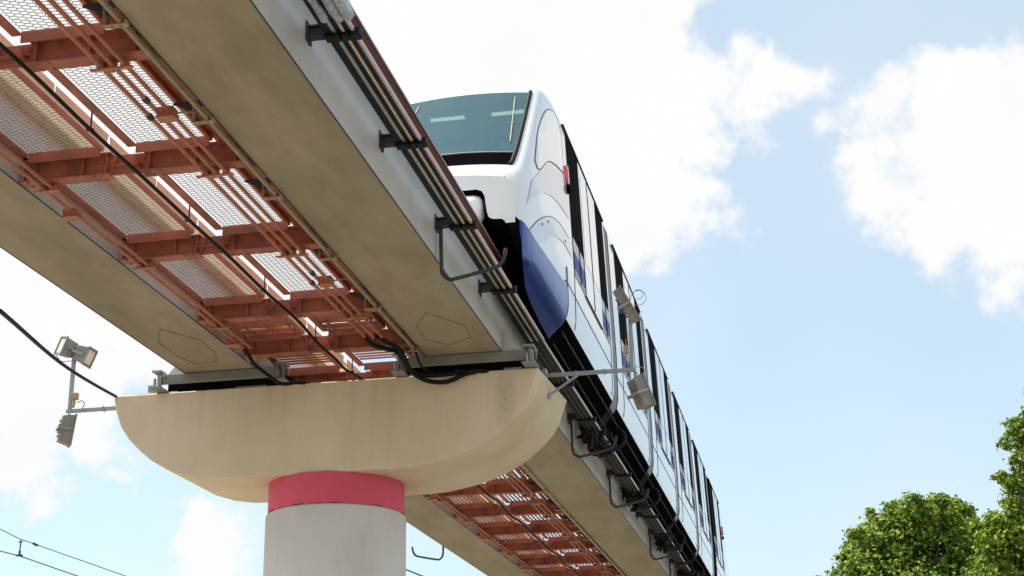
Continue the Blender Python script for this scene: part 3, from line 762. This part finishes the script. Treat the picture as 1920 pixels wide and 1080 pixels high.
def fittings(car, ya, tail):
    """window strips, livery bands and the door of one car; ya = start of the first strip"""
    dyf = (lambda Y: min(6, Y-NOSE)) if not tail else (lambda Y: min(6, 2*CEN-NOSE-Y))
    for k, y0 in enumerate((ya, ya+2.82)):
        y1 = y0+1.0
        patch(car, 'window_strip', M['voidblack'], y0, y1, 8.52, 10.27, .012, dyf, 3, 10)
        q = MB(); q.tube([TW(side_u(dyf(y0+.52), z)+.014, y0+.52, z) for z in [7.92+.1*i for i in range(24)]], .012, 6); q.build('strip_seal', M['black'], car)
        for za, zb, mt, nm in ((8.295,8.515,'bandwhite','livery_band'),(8.0,8.29,'bandblue','livery_band'),(7.90,7.995,'bandgrey','livery_band')):
            patch(car, nm, M[mt], y0, y1, za, zb, .010, dyf, 2, 2)
    d0, d1 = ya+1.03, ya+2.79
    dr = patch(car, 'door', M['trainwhite'], d0, d1, 7.90, 10.22, .022, dyf, 6, 10)
    for a, b in ((d0+.12, (d0+d1)/2-.08), ((d0+d1)/2+.08, d1-.12)):
        patch(dr, 'door_window', M['doorglass'], a, b, 8.5, 10.0, .027, dyf, 3, 8)
    q = MB(); q.tube([TW(side_u(dyf((d0+d1)/2), z)+.024, (d0+d1)/2, z) for z in [7.91+.1*i for i in range(24)]], .007, 6); q.build('leaf_gap', M['seam'], dr)
    q = MB(); q.tube([TW(side_u(dyf(Y), 7.895)+.012, Y, 7.895) for Y in [d0+(d1-d0)*i/8 for i in range(9)]], .012, 6); q.build('door_sill', M['seam'], dr)
    for Yq in (d0, d1):
        q = MB(); q.tube([TW(side_u(dyf(Yq), z)+.012, Yq, z) for z in [7.9+.29*i for i in range(9)]], .008, 6); q.build('door_seal', M['seam'], dr)
    q = MB(); zz_ = 7.52; a_, b_ = max(ya-1.0, 21.2) if not tail else ya-1.0, ya+3.9
    q.tube([TW(side_u(dyf(Y), zz_)+.003, Y, zz_) for Y in [a_+(b_-a_)*i/20 for i in range(21)]], .006, 6); q.build('panel_seam', M['seam'], car)
    for Yq in (ya-.06, ya+3.86):
        q = MB(); q.tube([TW(side_u(dyf(Yq), z)+.003, Yq, z) for z in [7.0+.17*i for i in range(20)]], .005, 6); q.build('panel_seam', M['seam'], car)
    q = MB(); ye = ya+3.9; q.tube([TW(side_u(dyf(Y), 10.285)+.012, Y, 10.285) for Y in [ya-.3+(ye-ya+.3)*i/14 for i in range(15)]], .022, 6); q.build('gutter', M['black'], car)

st_head = [0,.01,.02,.03,.04,.05,.06,.08,.1,.12,.14,.16,.19,.22,.25,.275,.3,.35,.4,.45,.5,.55,.6,.7,.8,.95,1.2,1.45,1.68,1.8,1.9,2.05,2.2,2.45,2.7,3.0,3.4,3.9,4.4,5.0,5.6,6.2,6.8,BEL[0]-BELW/2-NOSE]
carname = 'train_car'
for tail in (False, True):
    car = loft(st_head, tail, True, carname, train, glass=(.25,1.68,.5))
    dyf = (lambda Y: min(6, Y-NOSE)) if not tail else (lambda Y: min(6, 2*CEN-NOSE-Y))
    if not tail:
        fittings(car, 21.95, False)
        # blue skirt round the lower front corner
        lo = [(18.13,7.16),(18.2,7.02),(18.32,6.91),(18.6,6.80),(19.1,6.70),(20.0,6.645),(21.0,6.62)]
        hi = [(18.13,7.345),(18.25,7.345),(18.45,7.33),(18.8,7.31),(19.4,7.33),(20.2,7.37),(21.12,7.42)]
        strip(car, 'blue_skirt', M['trainblue'], lo, hi, .014, dyf, 60, 12)
        seam(car, [(18.2+.1*i, lerp_tab(hi, 18.2+.1*i)) for i in range(30)], dyf, .005)
        seam(car, smoothpts([(21.13,7.55,0),(21.16,7.3,0),(21.12,7.0,0),(21.0,6.75,0),(20.85,6.66,0)],5) and [(p.x,p.y) for p in smoothpts([(21.13,7.75,0),(21.16,7.3,0),(21.12,7.0,0),(21.0,6.75,0),(20.85,6.66,0)],5)], dyf, .011)
        # side window and grey arcs
        wl = [(19.03,8.55),(19.3,8.53),(19.95,8.93),(20.6,9.17),(21.42,9.37)]
        wu = [(19.04,8.57),(19.42,9.2),(20.2,9.86),(21.0,10.16),(21.43,10.02)]
        strip(car, 'side_window', M['sidewin'], wl, wu, .008, dyf, 30, 8)
        for pl in (wl, wu): seam(car, [(p.x,p.y) for p in smoothpts([(a,b,0) for a,b in pl],6)], dyf, .007)
        seam(car, [(21.42,9.37+.05*i) for i in range(14)], dyf, .006)
        strip(car, 'grey_arc', M['traingrey'], [(18.42,7.68),(18.9,7.97),(19.5,8.26),(20.4,8.53),(21.7,8.72)], [(18.72,8.12),(19.3,8.50),(19.95,8.90),(20.6,9.14),(21.7,9.36)], .006, dyf, 30, 6)
        strip(car, 'grey_arc', M['traingrey'], [(19.0,7.32),(19.4,7.5),(20.03,7.82),(20.9,8.05),(21.7,8.09)], [(18.5,7.33),(19.05,7.68),(19.8,8.03),(20.65,8.26),(21.7,8.33)], .006, dyf, 30, 6)
        seam(car, [(p.x,p.y) for p in smoothpts([(18.5,7.33,0),(19.05,7.68,0),(19.8,8.03,0),(20.65,8.26,0),(21.5,8.33,0)],6)], dyf, .006)
        q = MB()
        for Y, z in ((19.3,7.72),(19.75,7.93),(21.1,8.14),(18.95,7.24),(21.0,7.48)): q.tube([TW(side_u(dyf(Y), z)+d, Y, z) for d in (.004,.012)], .022, 8)
        q.build('rivet', M['seam'], car)
    # lights
    dl = 3.55; Yl = head_y(dl, tail)
    q = MB(); rows = []
    for i in range(7):
        z = 9.28+.05*i; hw_ = .11*math.sqrt(max(.05, 1-((i-3)/3.3)**2))
        rows.append([TW(side_u(dl, z)+o_, Yl+sg*hw_, z) for sg, o_ in ((-1,.0),(-.6,.045),(.6,.045),(1,.0))])
    q.grid(rows); q.build('red_lamp', M['red'], car, smooth=50)
    q = MB(); q.box(0,0.05,-.07,.07,-.06,.04); q.v = [TW(x+side_u(dl,9.2), Yl+y, z+9.20) for x,y,z in q.v]; q.build('lamp_base', M['blackgloss'], car, bevel=.01)
    # cab interior
    q = MB(); Yb = head_y(2.9, tail); Yf = head_y(.5, tail)
    q.mat(0).add([TW(-1.0,Yb,7.8),TW(1.0,Yb,7.8),TW(.95,Yb,10.35),TW(-.95,Yb,10.35)], [(0,1,2,3)])
    q.add([TW(-.95,Yf,7.85),TW(.95,Yf,7.85),TW(1.0,Yb,7.85),TW(-1.0,Yb,7.85)], [(0,1,2,3)])
    for sx in (-1,1): q.add([TW(sx*1.0,Yf,7.85),TW(sx*1.0,Yb,7.85),TW(sx*.93,Yb,10.2),TW(sx*.98,Yf,8.3)], [(0,1,2,3)])
    sg = -1 if not tail else 1
    q.mat(1).box(0,1,0,1,0,1); base = len(q.v)-8
    def bx(x0,x1,z0,z1,dd):
        q.add([TW(x0,Yb+sg*dd,z0),TW(x1,Yb+sg*dd,z0),TW(x1,Yb+sg*dd,z1),TW(x0,Yb+sg*dd,z1)], [(0,1,2,3)])
    q.v = q.v[:base]; q.f = q.f[:-6]; q.m = q.m[:-6]
    for xa, xb in ((-.85,-.12),(.12,.85)):
        q.mat(1); bx(xa,xb,9.36,9.86,.02); q.mat(2); bx(xa+.07,xb-.07,9.44,9.79,.03)
    q.mat(1); bx(-.03,.03,8.2,10.2,.025)
    q.mat(1).add([TW(-.85,Yf,7.9),TW(.85,Yf,7.9),TW(.85,Yf-sg*.45,8.45),TW(-.85,Yf-sg*.45,8.45)], [(0,1,2,3)])
    q.build('cab_interior', [M['cabwall'], M['cabdark'], M['cabpane']], car, fix=False)
    q = MB(); q.box(.50,.84,-.06,.06,8.3,9.14); q.v = [TW(x, head_y(1.95,tail)+y, z) for x,y,z in q.v]; q.build('driver_seat', M['cabdark'], car, bevel=.05)
    for xa in (-.52, .42):
        q = MB(); q.box(xa-.26, xa+.26, -.03, .03, 0, .03); q.v = [TW(x, head_y(2.55,tail)+y, z+10.08) for x,y,z in q.v]; q.build('cab_lamp', M['cablamp'], car)
    # wipers
    def roofz(u, dy):
        tp, b, top, r = sec_params(dy); us = lerp_tab(WT, top-.06-r)*tp
        return top-.06*(u/(us-r))**2
    for sx in (-1, 1):
        q = MB(); q.tube([TW(sx*(.80-.09*i/6), head_y(.68+.88*i/6, tail), roofz(.75, .68+.88*i/6)+.018) for i in range(7)], .009, 6)
        q.tube([TW(sx*(.70+.12*i/3), head_y(1.05, tail), roofz(.76, 1.05)+.018) for i in range(4)], .004, 6)
        q.build('wiper', M['railbeige'], car)
    q = MB(); q.tube([TW(-.93+1.86*i/12, head_y(.505, tail), roofz(-.93+1.86*i/12, .505)+.01) for i in range(13)], .008, 6); q.build('windscreen_trim', M['lip'], car)
    for sx in (-1, 1):
        q = MB(); P_ = []
        for i in range(16):
            dy = .25+1.43*i/15; tp, b, top, r = sec_params(dy); us = lerp_tab(WT, top-.06-r)*tp
            P_.append(TW(sx*(us-r+.012), head_y(dy, tail), top-.052))
        q.tube(P_, .032, 8); q.build('windscreen_gasket', M['black'], car, smooth=60)
    # white wheel cover in the front opening
    q = MB(); q.tube([TW(u_, head_y(.12,tail), 7.565) for u_ in (.02,.30,.44,.51,.545,.555)], [.195,.195,.19,.165,.12,.04], 28)
    q.build('wheel_cover', M['trainwhite'], car, smooth=40)
# middle cars
for k in range(4):
    y0 = BEL[k]+BELW/2; y1 = BEL[k+1]-BELW/2
    car = loft([y-NOSE for y in [y0+(y1-y0)*i/8 for i in range(9)]], False, False, carname, train) if False else None
    mb = MB()
    ysr = [y0+(y1-y0)*i/8 for i in range(9)]
    for s in (1, -1):
        secs = [[TW(s*u, y, z) for u, z in section(6)] for y in ysr]; tun = [[TW(s*u, y, z) for u, z in tunnel(6)] for y in ysr]
        for i in range(8):
            for j in range(len(secs[0])-1):
                mb.mat(1 if j < 4 else 0).add([secs[i][j], secs[i][j+1], secs[i+1][j+1], secs[i+1][j]], [(0,1,2,3)])
        mb.mat(2).grid(tun)
        for e in (0, -1): mb.add(list(tun[e])+list(secs[e][1:]), [tuple(range(len(tun[e])+len(secs[e])-1))])
    me = mb.mesh(carname, [M['trainwhite'], M['blackgloss'], M['voidblack']], 0, fix=False)
    bm = bmesh.new(); bm.from_mesh(me); bmesh.ops.remove_doubles(bm, verts=bm.verts[:], dist=.0005); bmesh.ops.recalc_face_normals(bm, faces=bm.faces[:]); bm.to_mesh(me); bm.free()
    me.polygons.foreach_set('use_smooth', [True]*len(me.polygons)); me.set_sharp_from_angle(angle=R_(38))
    car = link(carname, me, train)
    fittings(car, 21.95+5.47*(k+1), False)
tailcar = [o for o in train.children if o.name.startswith(carname)][1]
fittings(tailcar, 21.95+5.47*5, True)
# gangways between the cars with ribs, and collector shoes under them
for yb_ in BEL:
    q = MB(); sc_ = section(6)
    for s in (1, -1):
        rows = []
        for i in range(17):
            y = yb_-BELW/2+BELW*i/16; off = -.015 if i % 4 in (0,) else (-.045 if i % 4 in (1,3) else -.015)
            off = (-.06, -.02, -.005, -.02)[i % 4]
            row = [TW(s*(.62), y, 6.60), TW(s*(.78), y, 6.55), TW(s*(.86+off), y, 6.575)]
            for u, z in sc_[1:]:
                row.append(TW(s*max(0, u+off if u > .3 else u), y, z+(off if u < .9 and z > 9 else 0)))
            rows.append(row)
        q.mat(1).grid([r[:6] for r in rows]); q.mat(0).grid([r[5:] for r in rows])  # lowest rows black: shade under the gangway put into the material
    g_ = q.build('gangway', [M['gangway'], M['black']], train, smooth=60)
    q = MB(); yy = yb_+.75
    q.tube([TW(.93+.27*math.sin(a*math.pi/9), yy+.15*math.cos(a*math.pi/9), 6.52+.24*math.cos(a*math.pi/9)) for a in range(0, 15)], .036, 8)
    q.build('collector_loop', M['black'], train, smooth=60)
    q = MB()
    for k in range(80):
        p = Vector((random.uniform(.62,1.02), yb_+random.uniform(-.75,.35), random.uniform(6.15,6.5)))
        q.obox(TW(*p), (Vector((random.uniform(-1,1),random.uniform(-1,1),random.uniform(-1,1))), Vector((random.uniform(-1,1),random.uniform(-1,1),.3)), Vector((.2,random.uniform(-1,1),1))), (random.uniform(.02,.06), random.uniform(.02,.07), random.uniform(.015,.04)))
    q.build('collector_shoe', M['black'], train)
# black sheet inside the skirt, added as the shade under the train
q = MB(); q.grid([[(.71, 18.9+.95*i, 7.36), (.72, 18.9+.95*i, 7.1), (.73, 18.9+.95*i, 6.74), (.77, 18.9+.95*i, 6.62), (.81, 18.9+.95*i, 6.62)] for i in range(40)])
q.v = [TW(*p) for p in q.v]; q.build('skirt_shade_sheet', M['voidblack'], train)

for zz_ in (6.64, 6.80):
    u_ = lerp_tab(WT, zz_)*lerp_tab(KZ_, zz_)
    q = MB(); q.tube([TW(u_+.006, 21.3+.65*i, zz_) for i in range(51)], .013, 6); q.build('skirt_rail', M['steel'], train, smooth=60)

# ------------------------------------------------------------------ trees
def ray(px, py, dist):
    d = RX*(px-960)+RD*(py-540)+RF*F; return d/d.y*dist
def tree(base, crown_c, blobs, nleaf, leaf, label, seed):
    rnd = random.Random(seed)
    t = thing('maple_tree', base, label, 'tree', 'leafy trees at the lower right')
    tk = MB(); b = Vector(base); c = Vector(crown_c)
    top = c+Vector((0,0,1.0))
    tr = [b.lerp(top, i/6)+Vector((rnd.uniform(-.1,.1), rnd.uniform(-.1,.1), 0))*(i > 0) for i in range(7)]
    tk.tube(tr, [.26,.22,.19,.16,.12,.08,.03], 10)
    for p, r in blobs:
        a = tr[rnd.choice((3,4,4,5))]; e = Vector(p); mid = a.lerp(e, .5)+Vector((rnd.uniform(-.2,.2), rnd.uniform(-.2,.2), rnd.uniform(-.1,.25)))
        tk.tube(smoothpts([a, mid, e], 4), [.07-.055*i/8 for i in range(9)], 6)
        for k in range(4):
            d = Vector((rnd.gauss(0,1), rnd.gauss(0,1), rnd.gauss(0,1)+.4)).normalized()
            tk.tube([e, e+d*r*.85], [.02,.006], 5)
    tk.build('trunk', M['bark'], t, smooth=60)
    lf = MB(); V = lf.v; Fc = lf.f; Mi = lf.m
    tot = sum(r**2 for p, r in blobs)
    for p, r in blobs:
        e = Vector(p); nc = max(6, int(nleaf*r**2/tot/26))
        for k in range(nc):
            d = Vector((rnd.gauss(0,1), rnd.gauss(0,1), rnd.gauss(0,1))).normalized()
            cc = e+d*r*(rnd.uniform(.5,1.0)**.7+(rnd.random() < .16)*rnd.uniform(.1,.4)); cr = r*rnd.uniform(.14,.30)+.06
            for m in range(26):
                q = Vector((rnd.gauss(0,.5), rnd.gauss(0,.5), rnd.gauss(0,.36)))*cr*1.25+cc
                nrm = (Vector((rnd.gauss(0,.75), rnd.gauss(0,.75), .55))+d*.8).normalized()
                tx = nrm.cross(Vector((rnd.gauss(0,1), rnd.gauss(0,1), rnd.gauss(0,1)))).normalized(); ty = nrm.cross(tx)
                s = leaf*rnd.uniform(.6,1.15); o = len(V)
                V.extend([tuple(q-tx*s*.5), tuple(q+ty*s*.42+nrm*s*.1), tuple(q+tx*s*.55-nrm*s*.06), tuple(q-ty*s*.42+nrm*s*.1)])
                Fc.append([o,o+1,o+2,o+3]); Mi.append(0)
    lf.build('crown', M['leaf'], t, fix=False)
    return t
def blobset(spec, dist, rnd):
    out = []
    for px, py, rp in spec:
        r = rp/F*dist*1.03
        p = ray(px, py, dist+rnd.uniform(-1.2,1.2)); out.append((tuple(p), r))
    return out
rnd = random.Random(3)
s1 = [(1748,938,9),(1640,962,12),(1580,1052,14),(1836,985,14),(1692,944,13),(1770,942,12),(1605,1000,10),(1700,985,44),(1660,1010,46),(1745,975,42),(1790,985,40),(1755,1030,60),(1690,1050,62),(1625,1045,44),(1605,1078,40),(1640,1095,58),(1815,1020,38),(1795,1060,55),(1830,1085,45),(1740,1095,60),
      (1585,1110,40),(1700,1130,80),(1790,1130,80),(1610,1150,70),(1850,1150,70),(1715,958,26),(1775,955,24),(1655,968,24),(1800,962,20),(1612,1025,24),(1720,1200,110),(1620,1210,90),(1820,1210,90)]
D1 = 52
c1 = ray(1720, 1120, D1)
tree((c1.x, c1.y, -1.6), c1, blobset(s1, D1, rnd), 64000, .155, 'round bushy green maple tree, whole top of its crown in the lower right corner', 11)
s2 = [(1918,800,20),(1900,800,13),(1905,830,22),(1925,835,20),(1915,862,18),(1935,895,26),(1893,893,18),(1872,892,13),(1905,910,20),(1915,940,28),(1895,965,22),(1875,985,26),(1908,1000,34),(1865,1015,26),(1880,1050,45),(1920,1050,60),(1862,1075,26),
      (1980,850,45),(2015,900,80),(2010,1000,90),(2040,950,100),(2050,820,90),(2035,740,70),(1940,775,20),(1900,1110,70),(1980,1100,100),(2080,1080,110)]
D2 = 44
c2 = ray(2010, 960, D2)
tree((c2.x, c2.y, -1.6), c2, blobset(s2, D2, rnd), 64000, .135, 'taller green maple cut by the right edge, only its ragged left branches in view', 23)

# ------------------------------------------------------------------ sky, clouds and sun
SUN_EL, SUN_AZ = R_(60), R_(-82)          # azimuth from +Y, clockwise positive: sun stands high on the left
world = bpy.data.worlds.new('World'); SC.world = world; world.use_nodes = True
nt = world.node_tree; bg = nt.nodes['Background']
sky = nt.nodes.new('ShaderNodeTexSky'); sky.sky_type = 'NISHITA'; sky.sun_disc = False
sky.sun_elevation = SUN_EL; sky.sun_rotation = SUN_AZ; sky.air_density = 1.0; sky.dust_density = 1.5; sky.ozone_density = 1.5
tc = nt.nodes.new('ShaderNodeTexCoord'); D = tc.outputs['Generated']
def vm(op, a, b=None, sc=None):
    n = nt.nodes.new('ShaderNodeVectorMath'); n.operation = op
    for s, v in zip(n.inputs, (a, b)):
        if v is None: continue
        if hasattr(v, 'is_linked'): nt.links.new(v, s)
        else: s.default_value = v
    if sc is not None: n.inputs['Scale'].default_value = sc
    return n
def mt(op, a, b=None, c=None, clamp=False):
    n = nt.nodes.new('ShaderNodeMath'); n.operation = op; n.use_clamp = clamp
    for s, v in zip(n.inputs, (a, b, c)):
        if v is None: continue
        if hasattr(v, 'is_linked'): nt.links.new(v, s)
        else: s.default_value = v
    return n.outputs[0]
def wnoise(scale, detail, rough=.6, out='Fac', vec=None):
    n = nt.nodes.new('ShaderNodeTexNoise'); n.inputs['Scale'].default_value = scale; n.inputs['Detail'].default_value = detail; n.inputs['Roughness'].default_value = rough
    nt.links.new(vec or D, n.inputs['Vector']); return n.outputs[out]
w1 = vm('SCALE', vm('SUBTRACT', wnoise(13, 9, .62, 'Color'), (.5,.5,.5)).outputs[0], sc=.105).outputs[0]
w2 = vm('SCALE', vm('SUBTRACT', wnoise(60, 7, .6, 'Color'), (.5,.5,.5)).outputs[0], sc=.030).outputs[0]
DD = vm('ADD', vm('ADD', D, w1).outputs[0], w2).outputs[0]
def cdir(px, py): return (RX*(px-960)+RD*(py-540)+RF*F).normalized()
CLOUDS = [(760,150,330),(960,60,260),(1180,200,180),(1080,330,195),(1200,410,130),(1290,400,80),(1120,440,105),(1200,80,95),(1290,190,100),(1330,370,52),(1380,170,52),(1440,110,60),(1490,145,55),(1440,190,42),(700,400,250),(950,330,230),
          (1830,260,150),(1930,240,140),(1895,130,45),(1740,150,55),(1660,230,85),(1590,290,66),(1640,370,78),(1760,405,100),(1890,400,110),(1890,520,52),(1710,450,50),
          (50,740,118),(20,870,92),(150,700,108),(185,820,74),(20,620,82),(70,955,45),(235,870,26),(395,990,70),(405,1070,62),(450,955,34),(300,60,420),(100,300,380),(420,420,330),(560,600,110),(1050,-180,330),(700,-300,400)]
field = None
for px, py, rp in CLOUDS:
    c_ = cdir(px, py); r_ = rp/F*.97
    d = vm('DISTANCE', DD, tuple(c_)).outputs['Value']
    v = mt('MULTIPLY_ADD', d, -1.0/r_, 1.0)
    v = mt('MULTIPLY', v, r_*9)
    field = v if field is None else mt('SMOOTH_MAX', field, v, .12)
fine = mt('MULTIPLY_ADD', wnoise(34, 10, .60), .29, -.145)
fl = mt('ADD', field, fine)
# other clouds over the rest of the sky
n_other = mt('MULTIPLY_ADD', wnoise(2.6, 8, .55), 2.6, -1.36)
dotc = vm('DOT_PRODUCT', D, tuple(RF)).outputs['Value']
away = mt('MULTIPLY_ADD', dotc, -4.0, 3.5, clamp=True)
fl = mt('MAXIMUM', fl, mt('ADD', n_other, mt('MULTIPLY_ADD', away, 3.0, -3.0)))
mr = nt.nodes.new('ShaderNodeMapRange'); mr.interpolation_type = 'SMOOTHERSTEP'; nt.links.new(fl, mr.inputs['Value'])
mr.inputs['From Min'].default_value = -.08; mr.inputs['From Max'].default_value = .13
mask = mr.outputs['Result']
def wmix(fac, a, b, mode='MIX'):
    n = nt.nodes.new('ShaderNodeMix'); n.data_type = 'RGBA'; n.blend_type = mode
    for s, v in ((n.inputs[0], fac), (n.inputs[6], a), (n.inputs[7], b)):
        if hasattr(v, 'is_linked'): nt.links.new(v, s)
        elif isinstance(v, (int, float)): s.default_value = v
        else: s.default_value = (*v, 1)
    return n.outputs[2]
SKY_S = .10
skyc = vm('SCALE', sky.outputs[0], sc=1.0).outputs[0]; skyc = vm('MULTIPLY', skyc, (1.48, 1.58, 1.42)).outputs[0]
veil = mt('MULTIPLY_ADD', wnoise(5, 6, .5), .45, .26, clamp=True)             # thin high haze over the blue
skyv = wmix(veil, skyc, (6.6, 7.45, 8.1))
shade = mt('MULTIPLY_ADD', wnoise(16, 8, .62), .9, .50, clamp=True)
cl = wmix(shade, (6.35, 6.5, 6.7), (7.55, 7.55, 7.55))
nt.links.new(wmix(mask, skyv, cl), bg.inputs['Color']); bg.inputs['Strength'].default_value = SKY_S

sl = bpy.data.lights.new('sun', 'SUN'); sl.energy = 4.6; sl.angle = R_(.53); sl.color = (1,.95,.87)
so = bpy.data.objects.new('sun', sl); COL.objects.link(so)
sv = Vector((math.cos(SUN_EL)*math.sin(SUN_AZ), math.cos(SUN_EL)*math.cos(SUN_AZ), math.sin(SUN_EL)))
so.rotation_euler = sv.to_track_quat('Z', 'Y').to_euler(); so.location = (-20, 10, 40)

SC.render.engine = 'CYCLES'; SC.cycles.use_denoising = True; SC.cycles.max_bounces = 8; SC.cycles.transparent_max_bounces = 12
SC.view_settings.view_transform = 'Standard'; SC.view_settings.look = 'None'; SC.view_settings.exposure = 0.4; SC.view_settings.gamma = 1
